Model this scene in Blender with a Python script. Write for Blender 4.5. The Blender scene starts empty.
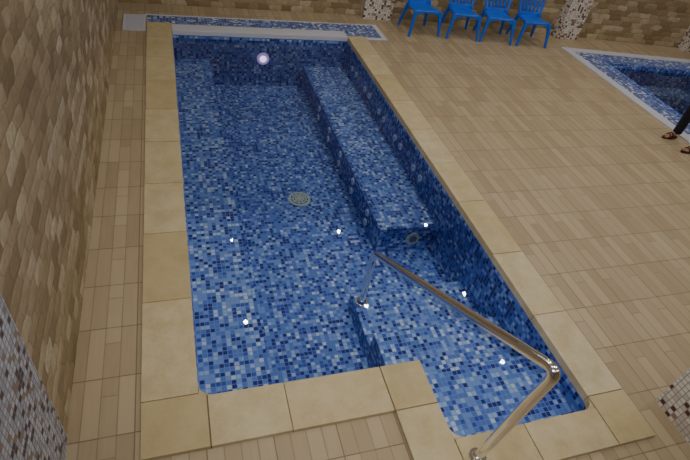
import bpy, bmesh, math, random
from mathutils import Matrix, Vector
random.seed(7)
S = bpy.context.scene
COL = S.collection

# ---------------------------------------------------------------- node helpers
def new_mat(name):
    m = bpy.data.materials.new(name); m.use_nodes = True
    nt = m.node_tree
    return m, nt, nt.nodes['Principled BSDF']
def N(nt, t, **kw):
    n = nt.nodes.new(t)
    for k, v in kw.items(): setattr(n, k, v)
    return n
def math_(nt, op, a, b=None, c=None):
    n = nt.nodes.new('ShaderNodeMath'); n.operation = op
    for i, v in enumerate((a, b, c)):
        if v is None: continue
        if isinstance(v, (int, float)): n.inputs[i].default_value = v
        else: nt.links.new(v, n.inputs[i])
    return n.outputs[0]
def vmath(nt, op, a, b=None):
    n = nt.nodes.new('ShaderNodeVectorMath'); n.operation = op
    for i, v in enumerate((a, b)):
        if v is None: continue
        if isinstance(v, tuple): n.inputs[i].default_value = v
        else: nt.links.new(v, n.inputs[i])
    return n.outputs[0]
def ramp(nt, fac, stops, const=False):
    n = nt.nodes.new('ShaderNodeValToRGB')
    if const: n.color_ramp.interpolation = 'CONSTANT'
    e = n.color_ramp.elements
    while len(e) > 1: e.remove(e[-1])
    e[0].position = stops[0][0]; e[0].color = (*stops[0][1], 1)
    for p, c in stops[1:]:
        x = e.new(p); x.color = (*c, 1)
    nt.links.new(fac, n.inputs[0])
    return n.outputs[0]
def mixc(nt, fac, a, b, mode='MIX'):
    n = nt.nodes.new('ShaderNodeMix'); n.data_type = 'RGBA'; n.blend_type = mode
    for s, v in ((n.inputs[0], fac), (n.inputs[6], a), (n.inputs[7], b)):
        if isinstance(v, (int, float)): s.default_value = v
        elif isinstance(v, tuple): s.default_value = (*v, 1)
        else: nt.links.new(v, s)
    return n.outputs[2]
def srgb(r, g, b):
    f = lambda c: ((c/255+0.055)/1.055)**2.4 if c/255 > 0.04045 else c/255/12.92
    return (f(r), f(g), f(b))

def simple(name, col, rough=0.5, metal=0.0):
    m, nt, p = new_mat(name)
    nz = N(nt, 'ShaderNodeTexNoise'); nz.inputs['Scale'].default_value = 35
    c = mixc(nt, nz.outputs['Fac'], tuple(x*0.93 for x in col), tuple(min(1, x*1.05) for x in col))
    nt.links.new(c, p.inputs['Base Color'])
    p.inputs['Roughness'].default_value = rough; p.inputs['Metallic'].default_value = metal
    return m

def mosaic(name, stops, size, grout, gw=0.07, rough=0.4, cluster=0.25, spec=0.2):
    m, nt, p = new_mat(name)
    g = N(nt, 'ShaderNodeNewGeometry')
    pos = vmath(nt, 'ADD', g.outputs['Position'], (0.0137, 0.0093, 0.0071))
    sc = vmath(nt, 'MULTIPLY', pos, (1/size, 1/size, 1/size))
    cell = vmath(nt, 'FLOOR', sc)
    wn = N(nt, 'ShaderNodeTexWhiteNoise'); wn.noise_dimensions = '3D'
    nt.links.new(cell, wn.inputs['Vector'])
    nz = N(nt, 'ShaderNodeTexNoise'); nz.inputs['Scale'].default_value = 2.2; nz.inputs['Detail'].default_value = 1
    nt.links.new(g.outputs['Position'], nz.inputs['Vector'])
    fac = math_(nt, 'ADD', wn.outputs['Value'], math_(nt, 'MULTIPLY', math_(nt, 'SUBTRACT', nz.outputs['Fac'], 0.5), cluster))
    col = ramp(nt, fac, stops, True)
    fr = vmath(nt, 'FRACTION', sc)
    ab = vmath(nt, 'ABSOLUTE', vmath(nt, 'SUBTRACT', fr, (0.5, 0.5, 0.5)))
    an = vmath(nt, 'ABSOLUTE', g.outputs['True Normal'])
    s1 = N(nt, 'ShaderNodeSeparateXYZ'); nt.links.new(ab, s1.inputs[0])
    s2 = N(nt, 'ShaderNodeSeparateXYZ'); nt.links.new(an, s2.inputs[0])
    ms = []
    for i in range(3):
        a = math_(nt, 'GREATER_THAN', s1.outputs[i], 0.5-gw)
        b = math_(nt, 'LESS_THAN', s2.outputs[i], 0.5)
        ms.append(math_(nt, 'MULTIPLY', a, b))
    mk = math_(nt, 'MAXIMUM', math_(nt, 'MAXIMUM', ms[0], ms[1]), ms[2])
    c = mixc(nt, mk, col, grout)
    nt.links.new(c, p.inputs['Base Color'])
    p.inputs['Roughness'].default_value = rough
    p.inputs['Specular IOR Level'].default_value = spec
    return m

NAVY = srgb(32, 38, 116); ROYAL = srgb(62, 82, 168); MID = srgb(94, 124, 194); SKY = srgb(130, 156, 210)
PALE = srgb(168, 187, 218); WHITE = srgb(204, 213, 226)
m_pool = mosaic('pool_mosaic', [(0.0, NAVY), (0.16, ROYAL), (0.35, MID), (0.66, SKY), (0.87, PALE), (0.97, WHITE)], 0.04, srgb(108, 134, 192))  # floor darker than bench tops: light lost with depth is put into the colour
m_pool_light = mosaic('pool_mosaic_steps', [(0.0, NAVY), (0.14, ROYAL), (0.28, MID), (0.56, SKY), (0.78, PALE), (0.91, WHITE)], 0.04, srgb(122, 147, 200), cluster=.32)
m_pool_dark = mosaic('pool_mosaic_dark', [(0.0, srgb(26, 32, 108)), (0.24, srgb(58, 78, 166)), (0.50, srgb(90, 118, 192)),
              (0.80, srgb(138, 163, 214)), (.95, PALE)], 0.04, srgb(96, 122, 186))  # darker tile mix; shade of pool risers and walls is put into the colour
m_band = mosaic('border_mosaic', [(0.0, srgb(30, 42, 118)), (0.35, srgb(62, 90, 165)), (0.62, srgb(112, 140, 192)),
              (0.85, srgb(205, 210, 218))], 0.045, srgb(150, 163, 190))
m_col = mosaic('column_mosaic', [(0.0, srgb(95, 60, 52)), (0.14, srgb(165, 130, 110)), (0.26, srgb(208, 200, 190)),
              (0.6, srgb(228, 225, 218))], 0.04, srgb(160, 156, 152), gw=0.08, cluster=0.1)
m_panel = mosaic('wall_panel_mosaic', [(0.0, srgb(80, 66, 72)), (0.12, srgb(150, 128, 115)), (0.22, srgb(166, 172, 188)),
              (0.6, srgb(190, 195, 208))], 0.035, srgb(120, 122, 136), gw=0.08, cluster=0.1)

# floor planks
def floor_mat():
    m, nt, p = new_mat('floor_tile')
    g = N(nt, 'ShaderNodeNewGeometry')
    s = N(nt, 'ShaderNodeSeparateXYZ'); nt.links.new(g.outputs['Position'], s.inputs[0])
    cb = N(nt, 'ShaderNodeCombineXYZ')
    nt.links.new(s.outputs[1], cb.inputs[0]); nt.links.new(s.outputs[0], cb.inputs[1])
    b = N(nt, 'ShaderNodeTexBrick'); nt.links.new(cb.outputs[0], b.inputs['Vector'])
    b.inputs['Scale'].default_value = 1
    b.inputs['Brick Width'].default_value = 0.42; b.inputs['Row Height'].default_value = 0.105
    b.inputs['Mortar Size'].default_value = 0.004; b.inputs['Mortar Smooth'].default_value = 0.3
    b.offset = 0.33; b.offset_frequency = 3
    b.inputs['Color1'].default_value = (*srgb(184, 166, 136), 1)
    b.inputs['Color2'].default_value = (*srgb(156, 137, 107), 1)
    b.inputs['Mortar'].default_value = (*srgb(126, 108, 80), 1)
    gr = N(nt, 'ShaderNodeTexNoise'); gr.inputs['Scale'].default_value = 1; gr.inputs['Detail'].default_value = 3
    gv = vmath(nt, 'MULTIPLY', g.outputs['Position'], (40, 3, 1)); nt.links.new(gv, gr.inputs['Vector'])
    c = mixc(nt, math_(nt, 'MULTIPLY', gr.outputs['Fac'], 0.38), b.outputs['Color'], srgb(200, 184, 155))
    b2 = N(nt, 'ShaderNodeTexBrick'); nt.links.new(cb.outputs[0], b2.inputs['Vector'])
    b2.offset = 0; b2.inputs['Scale'].default_value = 1
    b2.inputs['Brick Width'].default_value = 0.42; b2.inputs['Row Height'].default_value = 0.42
    b2.inputs['Mortar Size'].default_value = 0.0045
    c2 = mixc(nt, math_(nt, 'MULTIPLY', b2.outputs['Fac'], 0.6), c, srgb(104, 88, 66))
    big = N(nt, 'ShaderNodeTexNoise'); big.inputs['Scale'].default_value = 0.9
    nt.links.new(g.outputs['Position'], big.inputs['Vector'])
    c3 = mixc(nt, math_(nt, 'MULTIPLY', big.outputs['Fac'], 0.3), c2, srgb(146, 128, 98))
    nt.links.new(c3, p.inputs['Base Color'])
    p.inputs['Roughness'].default_value = 0.45; p.inputs['Specular IOR Level'].default_value = 0.35
    bp = N(nt, 'ShaderNodeBump'); bp.inputs['Strength'].default_value = 0.12; bp.inputs['Distance'].default_value = 0.002
    nt.links.new(gr.outputs['Fac'], bp.inputs['Height']); nt.links.new(bp.outputs[0], p.inputs['Normal'])
    return m
m_floor = floor_mat()

def stone_wall_mat():
    m, nt, p = new_mat('stone_cladding')
    g = N(nt, 'ShaderNodeNewGeometry')
    s = N(nt, 'ShaderNodeSeparateXYZ'); nt.links.new(g.outputs['Position'], s.inputs[0])
    wob = N(nt, 'ShaderNodeTexNoise'); wob.inputs['Scale'].default_value = 6; wob.inputs['Detail'].default_value = 2
    nt.links.new(g.outputs['Position'], wob.inputs['Vector'])
    wo = math_(nt, 'SUBTRACT', wob.outputs['Fac'], 0.5)
    u = math_(nt, 'ADD', math_(nt, 'MULTIPLY', math_(nt, 'ADD', s.outputs[0], s.outputs[1]), 5.0), math_(nt, 'MULTIPLY', wo, 0.9))
    v = math_(nt, 'ADD', math_(nt, 'MULTIPLY', s.outputs[2], 10.0), math_(nt, 'MULTIPLY', wo, 0.6))
    row = math_(nt, 'FLOOR', v)
    u = math_(nt, 'ADD', u, math_(nt, 'MULTIPLY', math_(nt, 'FRACT', math_(nt, 'MULTIPLY', row, 0.381)), 1.0))
    cb = N(nt, 'ShaderNodeCombineXYZ'); nt.links.new(u, cb.inputs[0]); nt.links.new(v, cb.inputs[1])
    cell = vmath(nt, 'FLOOR', cb.outputs[0])
    wn = N(nt, 'ShaderNodeTexWhiteNoise'); wn.noise_dimensions = '2D'; nt.links.new(cell, wn.inputs['Vector'])
    c = ramp(nt, wn.outputs['Value'], [(0, srgb(132, 114, 84)), (0.35, srgb(160, 142, 110)), (0.7, srgb(180, 163, 132)), (1, srgb(206, 194, 168))])
    nz = N(nt, 'ShaderNodeTexNoise'); nz.inputs['Scale'].default_value = 14; nz.inputs['Detail'].default_value = 6; nz.inputs['Roughness'].default_value = .65
    nt.links.new(g.outputs['Position'], nz.inputs['Vector'])
    nf = ramp(nt, nz.outputs['Fac'], [(0.35, (0, 0, 0)), (0.68, (1, 1, 1))])
    c = mixc(nt, math_(nt, 'MULTIPLY', nf, 0.5), c, srgb(140, 120, 88))
    fr = vmath(nt, 'SUBTRACT', vmath(nt, 'FRACTION', cb.outputs[0]), (0.5, 0.5, 0.5))
    s2 = N(nt, 'ShaderNodeSeparateXYZ'); nt.links.new(fr, s2.inputs[0])
    a = math_(nt, 'POWER', math_(nt, 'ABSOLUTE', math_(nt, 'MULTIPLY', s2.outputs[0], 2.0)), 7.0)
    b = math_(nt, 'POWER', math_(nt, 'ABSOLUTE', math_(nt, 'MULTIPLY', s2.outputs[1], 2.0)), 4.0)
    r = math_(nt, 'MINIMUM', math_(nt, 'ADD', a, b), 1.0)
    em = math_(nt, 'GREATER_THAN', r, 0.85)
    c = mixc(nt, math_(nt, 'MULTIPLY', em, 0.35), c, srgb(108, 90, 64))
    nt.links.new(c, p.inputs['Base Color']); p.inputs['Roughness'].default_value = 0.45
    h = math_(nt, 'ADD', math_(nt, 'MULTIPLY', math_(nt, 'SUBTRACT', 1.0, r), .6), math_(nt, 'MULTIPLY', nz.outputs['Fac'], 1.6))
    h = math_(nt, 'ADD', h, math_(nt, 'MULTIPLY', wn.outputs['Value'], .5))
    bp = N(nt, 'ShaderNodeBump'); bp.inputs['Strength'].default_value = 0.6; bp.inputs['Distance'].default_value = 0.014
    nt.links.new(h, bp.inputs['Height']); nt.links.new(bp.outputs[0], p.inputs['Normal'])
    return m
m_stone = stone_wall_mat()

def coping_mat():
    m, nt, p = new_mat('sandstone_coping')
    g = N(nt, 'ShaderNodeNewGeometry')
    c = ramp(nt, g.outputs['Random Per Island'], [(0, srgb(184, 166, 122)), (0.35, srgb(204, 190, 154)), (0.7, srgb(192, 176, 134)), (1, srgb(209, 197, 166))])
    nz = N(nt, 'ShaderNodeTexNoise'); nz.inputs['Scale'].default_value = 5; nz.inputs['Detail'].default_value = 8; nz.inputs['Roughness'].default_value = 0.7
    nt.links.new(g.outputs['Position'], nz.inputs['Vector'])
    f = ramp(nt, nz.outputs['Fac'], [(0.38, (0, 0, 0)), (0.66, (1, 1, 1))])
    c = mixc(nt, math_(nt, 'MULTIPLY', f, 0.6), c, srgb(172, 150, 104))
    nz2 = N(nt, 'ShaderNodeTexNoise'); nz2.inputs['Scale'].default_value = 60; nz2.inputs['Detail'].default_value = 3
    nt.links.new(g.outputs['Position'], nz2.inputs['Vector'])
    f2 = ramp(nt, nz2.outputs['Fac'], [(0.6, (0, 0, 0)), (0.75, (1, 1, 1))])
    c = mixc(nt, math_(nt, 'MULTIPLY', f2, 0.3), c, srgb(150, 128, 90))
    nt.links.new(c, p.inputs['Base Color']); p.inputs['Roughness'].default_value = 0.6
    bp = N(nt, 'ShaderNodeBump'); bp.inputs['Strength'].default_value = 0.35; bp.inputs['Distance'].default_value = 0.012
    nt.links.new(nz.outputs['Fac'], bp.inputs['Height']); nt.links.new(bp.outputs[0], p.inputs['Normal'])
    return m
m_coping = coping_mat()
m_white = simple('white_ceramic', srgb(200, 203, 213), 0.35)
m_ceil = simple('ceiling_paint', srgb(212, 208, 200), 0.8)
m_chrome = simple('polished_steel', (0.90, 0.89, 0.87), 0.13, 1.0)
m_blue = simple('blue_plastic', srgb(24, 100, 215), 0.35)
m_drain = simple('drain_plastic', srgb(190, 198, 184), 0.5)
m_dark = simple('dark_slot', srgb(80, 100, 125), 0.6)
m_jet = simple('jet_plastic', srgb(225, 232, 245), 0.3)
m_trouser = simple('dark_denim', srgb(20, 22, 34), 0.85)
m_shirt = simple('cotton_shirt', srgb(60, 62, 72), 0.9)
m_skin = simple('skin', srgb(176, 122, 92), 0.55)
m_hair = simple('hair', srgb(22, 17, 14), 0.7)
m_sandal = simple('sandal_rubber', srgb(48, 34, 28), 0.6)
m_eye = simple('eye_white', srgb(225, 222, 215), 0.3)

def water_mat(name, tint):
    m, nt, p = new_mat(name); nt.nodes.remove(p)
    out = nt.nodes['Material Output']
    tr = N(nt, 'ShaderNodeBsdfTransparent'); tr.inputs[0].default_value = (*tint, 1)
    gl = N(nt, 'ShaderNodeBsdfGlossy'); gl.inputs['Roughness'].default_value = 0.015
    fr = N(nt, 'ShaderNodeFresnel'); fr.inputs[0].default_value = 1.33
    g = N(nt, 'ShaderNodeNewGeometry')
    nz = N(nt, 'ShaderNodeTexNoise'); nz.inputs['Scale'].default_value = 3.0; nz.inputs['Detail'].default_value = 1
    nt.links.new(g.outputs['Position'], nz.inputs['Vector'])
    bp = N(nt, 'ShaderNodeBump'); bp.inputs['Strength'].default_value = 0.05; bp.inputs['Distance'].default_value = 0.02
    nt.links.new(nz.outputs['Fac'], bp.inputs['Height'])
    nt.links.new(bp.outputs[0], gl.inputs['Normal'])
    mx = N(nt, 'ShaderNodeMixShader')
    nt.links.new(fr.outputs[0], mx.inputs[0]); nt.links.new(tr.outputs[0], mx.inputs[1]); nt.links.new(gl.outputs[0], mx.inputs[2])
    nt.links.new(mx.outputs[0], out.inputs[0])
    return m
m_water = water_mat('water', (0.89, 0.95, 1.0))
m_water2 = water_mat('plunge_water', (0.74, 0.84, 0.88))
def emis(name, col, st):
    m, nt, p = new_mat(name)
    p.inputs['Base Color'].default_value = (*col, 1)
    p.inputs['Emission Color'].default_value = (*col, 1); p.inputs['Emission Strength'].default_value = st
    return m
m_bulb = emis('lamp_glow', (1.0, 0.97, 0.92), 160)
m_poollamp = emis('underwater_lamp_glow', (1.0, 0.80, 0.95), 1.6)
m_lampring = emis('underwater_lamp_rim', (0.62, 0.42, 0.85), 0.3)

# ---------------------------------------------------------------- mesh helpers
def finish(bm, name, mats, parent=None, smooth=False, bevel=0, bseg=2):
    bmesh.ops.recalc_face_normals(bm, faces=bm.faces)
    me = bpy.data.meshes.new(name); bm.to_mesh(me); bm.free()
    for m in mats: me.materials.append(m)
    o = bpy.data.objects.new(name, me); COL.objects.link(o)
    if smooth:
        for p in me.polygons: p.use_smooth = True
    if bevel:
        b = o.modifiers.new('bevel', 'BEVEL'); b.width = bevel; b.segments = bseg; b.limit_method = 'ANGLE'
    if parent: o.parent = parent
    return o
def add_box(bm, x0, x1, y0, y1, z0, z1, mi=0, top=None):
    vs = [bm.verts.new(c) for c in ((x0,y0,z0),(x1,y0,z0),(x1,y1,z0),(x0,y1,z0),(x0,y0,z1),(x1,y0,z1),(x1,y1,z1),(x0,y1,z1))]
    for k, f in enumerate(((3,2,1,0),(4,5,6,7),(0,1,5,4),(1,2,6,5),(2,3,7,6),(3,0,4,7))):
        bm.faces.new([vs[i] for i in f]).material_index = top if (k == 1 and top is not None) else mi
def prism(bm, pts, z0, z1, mi=0):
    a = [bm.verts.new((x, y, z0)) for x, y in pts]; b = [bm.verts.new((x, y, z1)) for x, y in pts]
    n = len(pts)
    bm.faces.new(a[::-1]).material_index = mi; bm.faces.new(b).material_index = mi
    for i in range(n): bm.faces.new((a[i], a[(i+1) % n], b[(i+1) % n], b[i])).material_index = mi
def cyl(bm, c, axis, r, depth, seg=24, mi=0, r2=None):
    q = Vector((0, 0, 1)).rotation_difference(Vector(axis)).to_matrix().to_4x4()
    res = bmesh.ops.create_cone(bm, cap_ends=True, segments=seg, radius1=r, radius2=r if r2 is None else r2, depth=depth, matrix=Matrix.Translation(c) @ q)
    fs = set(f for v in res['verts'] for f in v.link_faces)
    for f in fs: f.material_index = mi
def sphere(bm, c, rx, ry, rz, mi=0, u=20, v=14):
    res = bmesh.ops.create_uvsphere(bm, u_segments=u, v_segments=v, radius=1, matrix=Matrix.Translation(c) @ Matrix.Diagonal((rx, ry, rz, 1)))
    for f in set(f for vv in res['verts'] for f in vv.link_faces): f.material_index = mi
def empty(name, loc, rz=0):
    e = bpy.data.objects.new(name, None); e.location = loc; e.rotation_euler = (0, 0, rz); e.empty_display_size = 0.2
    COL.objects.link(e); return e
def tube(name, pts, r, mat, parent=None, bev=0.12, seg=8):
    P = [Vector(p) for p in pts]; path = [P[0]]
    for i in range(1, len(P)-1):
        a = (P[i-1]-P[i]); b = (P[i+1]-P[i])
        d = min(bev, a.length*0.45, b.length*0.45)
        s = P[i]+a.normalized()*d; e = P[i]+b.normalized()*d
        for k in range(seg+1):
            t = k/seg; path.append(s*(1-t)**2 + P[i]*2*t*(1-t) + e*t*t)
    path.append(P[-1])
    cu = bpy.data.curves.new(name, 'CURVE'); cu.dimensions = '3D'
    sp = cu.splines.new('POLY'); sp.points.add(len(path)-1)
    for i, p in enumerate(path): sp.points[i].co = (*p, 1)
    cu.bevel_depth = r; cu.bevel_resolution = 6; cu.use_fill_caps = True
    tmp = bpy.data.objects.new(name, cu); COL.objects.link(tmp)
    dg = bpy.context.evaluated_depsgraph_get(); me = bpy.data.meshes.new_from_object(tmp.evaluated_get(dg))
    bpy.data.objects.remove(tmp)
    o = bpy.data.objects.new(name, me); COL.objects.link(o)
    me.materials.clear(); me.materials.append(mat)
    for p in me.polygons: p.use_smooth = True
    if parent: o.parent = parent
    return o

# ---------------------------------------------------------------- room shell
X0, X1, Y0, CEIL = -0.81, 11.5, -2.5, 4.0
def wy(x): return 9.15 if x < 3.5 else 9.15-(x-3.5)*0.137
bm = bmesh.new()
quads = [[(X0,Y0),(-.38,Y0),(-.38,9.15),(X0,9.15)], [(-.38,Y0),(1.27,Y0),(1.27,1.48),(-.38,1.48)],
 [(1.27,Y0),(3.12,Y0),(3.12,.92),(1.27,.92)], [(-.38,8.24),(3.12,8.24),(3.12,9.15),(-.38,9.15)],
 [(3.12,Y0),(7.1,Y0),(7.1,wy(7.1)),(3.5,9.15),(3.12,9.15)], [(7.1,Y0),(X1,Y0),(X1,4.4),(7.1,4.4)],
 [(7.1,7.97),(10.2,7.55),(10.2,wy(10.2)),(7.1,wy(7.1))], [(10.2,4.4),(X1,4.4),(X1,wy(X1)),(10.2,wy(10.2))]]
for q in quads:
    bm.faces.new([bm.verts.new((x, y, 0)) for x, y in q])
finish(bm, 'floor', [m_floor])
bm = bmesh.new(); add_box(bm, X0-.1, X0, Y0, 9.25, -.02, CEIL); finish(bm, 'wall_left', [m_stone])
bm = bmesh.new()
prism(bm, [(X0,9.15),(3.5,9.15),(X1,wy(X1)),(X1,wy(X1)+.15),(3.5,9.3),(X0,9.3)], -.02, CEIL); finish(bm, 'wall_back', [m_stone])
bm = bmesh.new(); add_box(bm, X1, X1+.1, Y0, 8.2, -.02, CEIL); finish(bm, 'wall_right', [m_stone])
bm = bmesh.new(); add_box(bm, X0, X1, Y0-.1, Y0, -.02, CEIL); finish(bm, 'wall_front', [m_stone])
bm = bmesh.new(); add_box(bm, X0-.1, X1+.1, Y0-.1, 9.3, CEIL, CEIL+.1); finish(bm, 'ceiling', [m_ceil])
bm = bmesh.new(); add_box(bm, X0, X0+.012, Y0, 1.72, 0, CEIL); finish(bm, 'trim_1', [m_panel])
for i, (xa, xb) in enumerate(((3.35, 3.9), (7.3, 7.8), (10.3, 10.8))):
    bm = bmesh.new(); add_box(bm, xa, xb, wy(xb)-.14, wy(xa)+.02, 0, CEIL)
    finish(bm, 'mosaic_pilaster', [m_col])
bm = bmesh.new(); add_box(bm, 3.35, 3.8, .45, 1.175, 0, CEIL); finish(bm, 'mosaic_column', [m_col])

# ---------------------------------------------------------------- main pool
POOL = empty('swimming_pool', (0, 0, 0))
bm = bmesh.new()
D = -.86; T = -.045
add_box(bm, -.17, 2.93, 1.06, 8.23, D-.15, D)
add_box(bm, -.17, -.02, 1.69, 8.23, D, T)
add_box(bm, -.02, 1.6, 1.69, 1.84, D, T)
add_box(bm, 1.45, 1.6, 1.06, 1.69, D, T)
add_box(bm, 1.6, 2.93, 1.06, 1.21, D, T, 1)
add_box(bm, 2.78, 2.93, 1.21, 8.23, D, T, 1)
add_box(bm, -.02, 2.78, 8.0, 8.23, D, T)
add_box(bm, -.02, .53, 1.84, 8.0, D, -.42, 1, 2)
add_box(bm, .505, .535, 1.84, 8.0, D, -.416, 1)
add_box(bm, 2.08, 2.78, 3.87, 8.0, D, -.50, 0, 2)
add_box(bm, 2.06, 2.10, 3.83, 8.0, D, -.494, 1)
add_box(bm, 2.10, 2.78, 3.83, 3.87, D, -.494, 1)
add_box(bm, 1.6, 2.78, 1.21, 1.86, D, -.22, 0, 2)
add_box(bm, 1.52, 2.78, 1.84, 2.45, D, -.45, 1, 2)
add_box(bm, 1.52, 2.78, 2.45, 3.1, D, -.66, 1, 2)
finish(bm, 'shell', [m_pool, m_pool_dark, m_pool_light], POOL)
bm = bmesh.new()
pts = [(-.02,1.84),(1.6,1.84),(1.6,1.21),(2.78,1.21),(2.78,8.0),(-.02,8.0)]
bm.faces.new([bm.verts.new((x, y, -.085)) for x, y in pts])
finish(bm, 'water', [m_water], POOL)

bm = bmesh.new(); G = .004; zc0, zc1 = -.045, .028
def slab(x0, x1, y0, y1):
    j = lambda: random.uniform(-.002, .002)
    add_box(bm, x0+G+j(), x1-G+j(), y0+G, y1-G, zc0, zc1+j())
y = 1.86; slab(-.385, .03, 1.48, 1.86)
for L in (.84, .78, .72, .74, .70, .72, .70, .68, .56):
    y2 = min(y+L, 8.30); slab(-.385, -.02, y, y2); y = y2
for a, b in ((.03, .55), (.55, 1.27)): slab(a, b, 1.48, 1.84)
slab(1.27, 1.6, 1.48, 1.84); slab(1.27, 1.6, .92, 1.48)
for a, b in ((1.6, 2.15), (2.15, 2.78)): slab(a, b, .92, 1.21)
slab(2.78, 3.12, .92, 1.30)
y = 1.30
for L in (.78, .75, .8, .72, .75, .75, .75, .75, .8):
    y2 = min(y+L, 8.06); slab(2.78, 3.12, y, y2); y = y2
    if y >= 8.06: break
def fillet(cx, cy, sx, sy, r=.09):
    pts = [(cx, cy)]
    for k in range(9):
        a = math.pi/2*k/8
        pts.append((cx+sx*(r-r*math.sin(a)), cy+sy*(r-r*math.cos(a))))
    if sx*sy < 0: pts = pts[::-1]
    prism(bm, pts, zc0, zc1-.006)
fillet(-.02, 1.84, 1, 1); fillet(1.6, 1.21, 1, 1); fillet(2.78, 1.21, -1, 1)
finish(bm, 'coping', [m_coping], POOL, bevel=.012, bseg=4)
bm = bmesh.new()
add_box(bm, -.38, -.03, 1.49, 8.29, -.044, .014); add_box(bm, -.03, 1.59, 1.49, 1.83, -.044, .014)
add_box(bm, 1.28, 1.59, .93, 1.49, -.044, .014); add_box(bm, 1.59, 3.11, .93, 1.20, -.044, .014); add_box(bm, 2.79, 3.11, 1.2, 8.05, -.044, .014)
finish(bm, 'joint_mortar', [simple('mortar', srgb(128, 112, 84), .9)], POOL)

bm = bmesh.new()
add_box(bm, -.02, 2.78, 8.0, 8.25, -.04, .03, 0)
add_box(bm, 2.78, 3.12, 8.07, 8.25, -.04, .012, 1)
add_box(bm, -.02, 3.12, 8.25, 8.62, 0, .012, 1)
add_box(bm, -.38, -.02, 8.31, 8.62, 0, .012, 1)
add_box(bm, -.42, 3.5, 8.62, 8.66, 0, .014, 0)
add_box(bm, 3.42, 3.5, 7.98, 8.62, 0, .014, 0)
add_box(bm, 3.12, 3.42, 8.07, 8.62, 0, .012, 1)
add_box(bm, 3.12, 3.42, 7.98, 8.07, 0, .014, 0)
finish(bm, 'overflow_border', [m_white, m_band], POOL, bevel=.004)
bm = bmesh.new()
add_box(bm, -.72, -.69, 8.0, 8.6, 0, .02); add_box(bm, -.43, -.40, 8.0, 8.6, 0, .02)
add_box(bm, -.69, -.43, 8.0, 8.03, 0, .02); add_box(bm, -.69, -.43, 8.57, 8.6, 0, .02)
for k in range(13): add_box(bm, -.69, -.43, 8.055+k*.04, 8.078+k*.04, 0.002, .018)
add_box(bm, -.69, -.43, 8.03, 8.57, 0.0, .004, 1)
finish(bm, 'drain_grating', [m_white, m_dark])

# pool fittings
bm = bmesh.new(); cx, cy = 1.38, 4.9
cyl(bm, (cx, cy, D+.005), (0, 0, 1), .14, .010, 40, 0)
for i, (rr, w) in enumerate(((.112, .016), (.078, .016), (.044, .014))):
    z = D+.0115+i*.002
    cyl(bm, (cx, cy, z), (0, 0, 1), rr, .004, 36, 1); cyl(bm, (cx, cy, z+.001), (0, 0, 1), rr-w, .004, 36, 0)
for j in range(10):
    a = math.pi*2*j/10
    q = [(cx+r*math.cos(a)+w*math.sin(a), cy+r*math.sin(a)-w*math.cos(a)) for r, w in ((.03, -.006), (.118, -.006), (.118, .006), (.03, .006))]
    prism(bm, q, D+.012, D+.021, 0)
finish(bm, 'drain_cover', [m_drain, m_dark], POOL)
bm = bmesh.new(); cyl(bm, (2.5, 3.822, -.67), (0, 1, 0), .085, .014, 32); cyl(bm, (2.5, 3.814, -.67), (0, 1, 0), .05, .012, 24, 1)
for j in range(8):
    a = 2*math.pi*j/8; cyl(bm, (2.5+.068*math.cos(a), 3.814, -.67+.068*math.sin(a)), (0, 1, 0), .006, .006, 8, 1)
finish(bm, 'suction_fitting', [m_drain, m_dark], POOL)
bm = bmesh.new()
for k in range(5):
    for dz in (-.59, -.74):
        yy = 4.25+k*.62
        cyl(bm, (2.052, yy, dz), (1, 0, 0), .045, .020, 16); cyl(bm, (2.04, yy, dz), (1, 0, 0), .010, .006, 12, 1)
for k in range(5):
    for dy in (0, .22):
        cyl(bm, (2.774, 4.5+k*.7+dy, -.30), (1, 0, 0), .045, .020, 16); cyl(bm, (2.762, 4.5+k*.7+dy, -.30), (1, 0, 0), .011, .006, 12, 1)
finish(bm, 'hydromassage_jets', [m_jet, m_dark], POOL)
bm = bmesh.new(); cyl(bm, (1.37, 7.992, -.38), (0, 1, 0), .10, .018, 32, 1); cyl(bm, (1.37, 7.98, -.38), (0, 1, 0), .052, .02, 32, 0)
finish(bm, 'underwater_lamp', [m_poollamp, m_lampring], POOL)
def light(kind, name, loc, energy, col=(1, 1, 1), **kw):
    l = bpy.data.lights.new(name, kind); l.energy = energy; l.color = col
    for k, v in kw.items(): setattr(l, k, v)
    o = bpy.data.objects.new(name, l); o.location = loc; COL.objects.link(o); return o

# ---------------------------------------------------------------- handrail
rail = empty('handrail', (0, 0, 0))
tube('tube', [(1.70, 1.06, .03), (1.715, .985, 1.165), (1.60, 2.97, .05), (1.60, 2.98, -.655)], .032, m_chrome, rail, bev=.085)
bm = bmesh.new(); cyl(bm, (1.70, 1.06, .036), (0, 0, 1), .06, .014, 28); cyl(bm, (1.70, 1.06, .05), (0, 0, 1), .042, .018, 28, r2=.034)
cyl(bm, (1.60, 2.98, -.652), (0, 0, 1), .07, .014, 28); cyl(bm, (1.60, 2.98, -.635), (0, 0, 1), .05, .03, 28, r2=.034)
finish(bm, 'flanges', [m_chrome], rail, smooth=False, bevel=.003)

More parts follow.
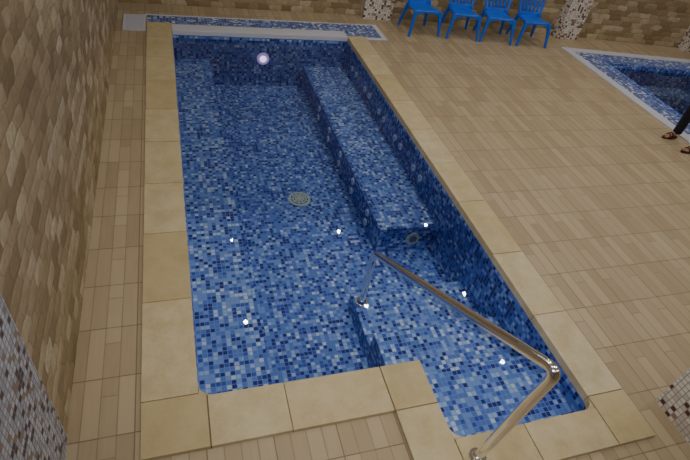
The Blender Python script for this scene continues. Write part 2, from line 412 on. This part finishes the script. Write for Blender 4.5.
# ---------------------------------------------------------------- plunge pool
def quadoff(d):
    s = -.42/3.1
    return [(7.1+d, 4.4+d), (10.2-d, 4.4+d), (10.2-d, 7.97+s*(3.1-d)-d), (7.1+d, 7.97+s*d-d)]
bm = bmesh.new()
def ring(d0, d1, z0, z1, mi):
    a, b = quadoff(d0), quadoff(d1)
    for i in range(4):
        j = (i+1) % 4; prism(bm, [a[i], a[j], b[j], b[i]], z0, z1, mi)
ring(0, .17, -.1, .02, 0); ring(.17, .50, -.1, .012, 1); ring(.50, .60, -.1, .018, 3)
ring(.60, .61, -.6, -.0, 2)
prism(bm, quadoff(.60), -.75, -.6, 2)
ring(.61, 1.0, -.6, -.35, 1)
finish(bm, 'plunge_pool', [m_white, m_band, m_pool_dark, m_pool_dark])
bm = bmesh.new(); bm.faces.new([bm.verts.new((x, y, -.05)) for x, y in quadoff(.61)]); finish(bm, 'plunge_pool_water', [m_water2])

# ---------------------------------------------------------------- chairs
def chair(loc, rz):
    root = empty('plastic_chair', loc, rz)
    bm = bmesh.new(); nx, ny = 14, 14; g = []
    for j in range(ny+1):
        row = []
        for i in range(nx+1):
            u = i/nx*2-1; v = j/ny
            w = .265-.03*v
            if j == 0: w -= .02
            x = u*w; yy = -.02+v*.44+.02*(u*u)*(1-v)
            z = .45-.03*v-.018*(1-u*u)*math.sin(math.pi*min(1, v*1.1)) - (.035 if j == 0 else 0) - (.03 if abs(u) > .99 else 0)
            row.append(bm.verts.new((x, yy, z)))
        g.append(row)
    for j in range(ny):
        for i in range(nx): bm.faces.new((g[j][i], g[j][i+1], g[j+1][i+1], g[j+1][i]))
    o = finish(bm, 'seat', [m_blue], root, smooth=True); s = o.modifiers.new('s', 'SOLIDIFY'); s.thickness = .012
    def bp(u, t):
        w = .225+.035*math.sin(math.pi*min(1, t*.8))
        return Vector((u*w, .41+.13*t-.03*(u*u), .40+.46*t - (.06*u*u*t*t)))
    bm = bmesh.new()
    def patch(u0, u1, t0, t1, n=6):
        gg = [[bm.verts.new(bp(u0+(u1-u0)*i/n, t0+(t1-t0)*j/n)) for i in range(n+1)] for j in range(n+1)]
        for j in range(n):
            for i in range(n): bm.faces.new((gg[j][i], gg[j][i+1], gg[j+1][i+1], gg[j+1][i]))
    patch(-1, -.80, 0, 1); patch(.80, 1, 0, 1); patch(-.8, .8, .80, 1); patch(-.8, .8, 0, .2)
    for k in range(5):
        c = -.6+.3*k; patch(c-.09, c+.09, .2, .80)
    bmesh.ops.remove_doubles(bm, verts=bm.verts, dist=.001)
    o = finish(bm, 'backrest', [m_blue], root, smooth=True); s = o.modifiers.new('s', 'SOLIDIFY'); s.thickness = .013
    bm = bmesh.new()
    for sx in (-1, 1):
        for (tx, ty, bx, by) in ((.24, .0, .30, -.05), (.21, .40, .27, .50)):
            top = []; bot = []
            for (dx, dy) in ((-.032, -.024), (.032, -.024), (.032, .024), (-.032, .024)):
                top.append(bm.verts.new((sx*tx+dx, ty+dy, .43))); bot.append(bm.verts.new((sx*bx+dx*.6, by+dy*.7, 0)))
            bm.faces.new(top); bm.faces.new(bot[::-1])
            for i in range(4): bm.faces.new((bot[i], bot[(i+1) % 4], top[(i+1) % 4], top[i]))
    finish(bm, 'legs', [m_blue], root, bevel=.006)
    bm = bmesh.new()
    for (xa, ya, xb, yb) in ((-.235, -.01, .235, -.01), (-.235, 0, -.21, .40), (.235, 0, .21, .40), (-.205, .41, .205, .41)):
        n = 10; d = Vector((xb-xa, yb-ya, 0)).normalized(); nn = Vector((-d.y, d.x, 0))*.005
        prev = None
        for i in range(n+1):
            t = i/n; x = xa+(xb-xa)*t; yy = ya+(yb-ya)*t; lo = .335+.07*math.sin(math.pi*t)**.6
            r = [bm.verts.new((x-nn.x, yy-nn.y, lo)), bm.verts.new((x+nn.x, yy+nn.y, lo)), bm.verts.new((x+nn.x, yy+nn.y, .418)), bm.verts.new((x-nn.x, yy-nn.y, .418))]
            if prev:
                for k in range(4): bm.faces.new((prev[k], prev[(k+1) % 4], r[(k+1) % 4], r[k]))
            prev = r
    finish(bm, 'apron', [m_blue], root)
for x, yf, rz in ((4.28, 8.28, .05), (5.02, 8.20, -.12), (5.68, 8.10, -.2), (6.40, 8.0, -.1)):
    chair((x, yf, 0), rz)

# ---------------------------------------------------------------- person
PX, PY = 6.93, 4.60
per = empty('standing_man', (PX, PY, 0))
def skin(name, verts, edges, radii, mat, sub=2, root=0):
    me = bpy.data.meshes.new(name); me.from_pydata(verts, edges, []); o = bpy.data.objects.new(name, me); COL.objects.link(o)
    o.modifiers.new('skin', 'SKIN')
    layer = me.skin_vertices[0].data if me.skin_vertices else None
    if layer is None: return o
    for i, r in enumerate(radii):
        layer[i].radius = (r, r) if isinstance(r, (int, float)) else r
        layer[i].use_root = (i == root)
    s = o.modifiers.new('sub', 'SUBSURF'); s.levels = sub; s.render_levels = sub
    me.materials.append(mat); o.modifiers['skin'].use_smooth_shade = True
    o.parent = per
    return o
V = [(0,0,.96),(0,0,1.04)]; E = [(0,1)]; R = [.135,.14]
for s in (-1, 1):
    b = len(V)
    V += [(0.005,s*.09,.88),(-.01,s*.125,.68),(-.02,s*.155,.48),(0.01,s*.175,.28),(.03,s*.19,.10),(.03,s*.19,.075)]
    R += [.10,.088,.07,.068,.066,.068]
    E += [(0,b),(b,b+1),(b+1,b+2),(b+2,b+3),(b+3,b+4),(b+4,b+5)]
skin('trousers', V, E, R, m_trouser)
V = [(0,0,.98),(0,0,1.12),(-.005,0,1.28),(0,0,1.40),(0,0,1.47)]; E = [(0,1),(1,2),(2,3),(3,4)]; R = [.15,.145,.155,.12,.065]
for s in (-1, 1):
    b = len(V); V += [(0,s*.12,1.41),(0.0,s*.19,1.37),(.02,s*.23,1.22),(.02,s*.245,1.14)]; R += [.085,.068,.055,.054]
    E += [(3,b),(b,b+1),(b+1,b+2),(b+2,b+3)]
skin('shirt', V, E, R, m_shirt)
for s in (-1, 1):
    V = [(.02,s*.243,1.17),(.01,s*.25,1.08),(-.03,s*.262,.95),(-.06,s*.266,.85),(-.07,s*.266,.81),(-.078,s*.266,.775)]
    skin('forearm', V, [(i,i+1) for i in range(5)], [.042,.04,.034,.026,(.022,.034),(.018,.036)], m_skin)
    for k, (dx, L) in enumerate(((-.028,.068),(-.009,.078),(.01,.072),(.027,.056))):
        x = -.078+dx; z = .78
        skin('finger', [(x,s*.266,z),(x-.002,s*.264,z-L*.5),(x-.004,s*.256,z-L*.8),(x-.006,s*.246,z-L*1.1)], [(0,1),(1,2),(2,3)], [.009,.009,.008,.0065], m_skin, 1)
    skin('thumb', [(-.095,s*.262,.825),(-.118,s*.256,.79),(-.124,s*.25,.755)], [(0,1),(1,2)], [.011,.010,.008], m_skin, 1)
    fy = s*.19
    skin('foot', [(.05,fy,.055),(.03,fy,.09),(-.03,fy,.06),(-.09,fy,.045),(-.135,fy-s*.005,.038)], [(0,1),(1,2),(2,3),(3,4)], [.034,.038,(.036,.034),(.04,.022),(.042,.016)], m_skin, 2, 2)
    for k in range(5):
        ty = fy - s*(.032-.016*k); tx = -.15+.009*k*k*.35
        skin('toe', [(tx+.03,ty,.036),(tx-.012,ty,.034),(tx-.03,ty,.03)], [(0,1),(1,2)], [.010 if k else .013,.009 if k else .013,.007 if k else .011], m_skin, 1)
    bm = bmesh.new(); pts = []
    for k in range(28):
        a = 2*math.pi*k/28; cxx = math.cos(a); w = .052-.012*(cxx > 0)*cxx
        pts.append((-.055+.145*cxx, fy+w*math.sin(a)))
    prism(bm, pts, 0.0, .022); finish(bm, 'sandal_sole', [m_sandal], per, bevel=.004)
    tube('sandal_strap', [(-.10,fy-.05,.015),(-.105,fy-.028,.068),(-.105,fy+.028,.068),(-.10,fy+.05,.015)], .009, m_sandal, per, bev=.02)
    tube('sandal_strap', [(-.06,fy-.048,.015),(-.065,fy-.028,.082),(-.065,fy+.028,.082),(-.06,fy+.048,.015)], .009, m_sandal, per, bev=.02)
skin('neck', [(0,0,1.44),(-.005,0,1.52),(-.01,0,1.58)], [(0,1),(1,2)], [.06,.053,.055], m_skin)
bm = bmesh.new(); sphere(bm, (-.015, 0, 1.645), .095, .076, .118, 0, 32, 24)
for v in bm.verts:
    x, yv, z = v.co
    if z < 1.62: v.co.y *= 1-(1.62-z)*1.8
    if x < -.05:
        dz = z-1.63
        v.co.x -= .016*math.exp(-((yv/.013)**2))*math.exp(-((dz+.01)/.02)**2)
        v.co.x += .008*math.exp(-(((abs(yv)-.032)/.014)**2))*math.exp(-((dz-.018)/.012)**2)
        v.co.x -= .006*math.exp(-((yv/.022)**2))*math.exp(-((dz+.05)/.008)**2)
for s in (-1, 1):
    sphere(bm, (-.094, s*.032, 1.648), .011, .014, .009, 1, 12, 8); sphere(bm, (-.103, s*.032, 1.648), .004, .006, .006, 2, 10, 8)
    sphere(bm, (0, s*.078, 1.64), .02, .008, .032, 0, 12, 10)
    sphere(bm, (-.1, s*.032, 1.668), .006, .02, .004, 2, 10, 8)
sphere(bm, (.004, 0, 1.672), .096, .083, .108, 2, 28, 20)
sphere(bm, (-.108, 0, 1.581), .006, .022, .005, 3, 12, 8)
m_lip = simple('lips', srgb(140, 80, 70), .5)
finish(bm, 'head', [m_skin, m_eye, m_hair, m_lip], per, smooth=True)

# ---------------------------------------------------------------- ceiling lamps (grid continued past the reflected ones; front row added for brightness)
for lx in (.83, 3.12, 5.23, 7.4, 9.6):
    for ly in (-.6, 1.6, 3.95, 5.55, 7.65):
        e = empty('ceiling_downlight', (lx, ly, CEIL))
        bm = bmesh.new(); cyl(bm, (0, 0, -.006), (0, 0, 1), .075, .012, 28); finish(bm, 'ring', [m_white], e)
        bm = bmesh.new(); cyl(bm, (0, 0, -.014), (0, 0, 1), .042, .006, 24); finish(bm, 'bulb', [m_bulb], e)
        l = light('SPOT', 'lamp', (0, 0, -.03), 39, (1.0, .96, .91), spot_size=math.radians(165), spot_blend=1.0, shadow_soft_size=.04)
        l.parent = e

w = bpy.data.worlds.new('World'); S.world = w; w.use_nodes = True
w.node_tree.nodes['Background'].inputs[0].default_value = (.6, .65, .75, 1); w.node_tree.nodes['Background'].inputs[1].default_value = .3

# ---------------------------------------------------------------- camera
d2 = Vector((.9526, .0750, -.2949)).normalized(); d1 = Vector((-.267, .671, -.692)); d1 = (d1-d1.dot(d2)*d2).normalized(); up = d2.cross(d1)
cam = bpy.data.cameras.new('camera'); co = bpy.data.objects.new('camera', cam); COL.objects.link(co)
cam.sensor_width = 36; cam.lens = 36*503/690
co.matrix_world = Matrix(((*d2, 0), (*d1, 0), (*up, 3.2), (0, 0, 0, 1)))
cam.clip_start = .05
S.camera = co
# added fill light just above the lens, brightens left wall and near coping
fl = light('SPOT', 'camera_fill', (.02, .0, 3.33), 270, (1.0, .98, .95), spot_size=math.radians(105), spot_blend=1.0, shadow_soft_size=.04)
tgt = Vector((2.2, 4.4, 0)); fl.rotation_euler = (tgt-fl.location).to_track_quat('-Z', 'Y').to_euler()
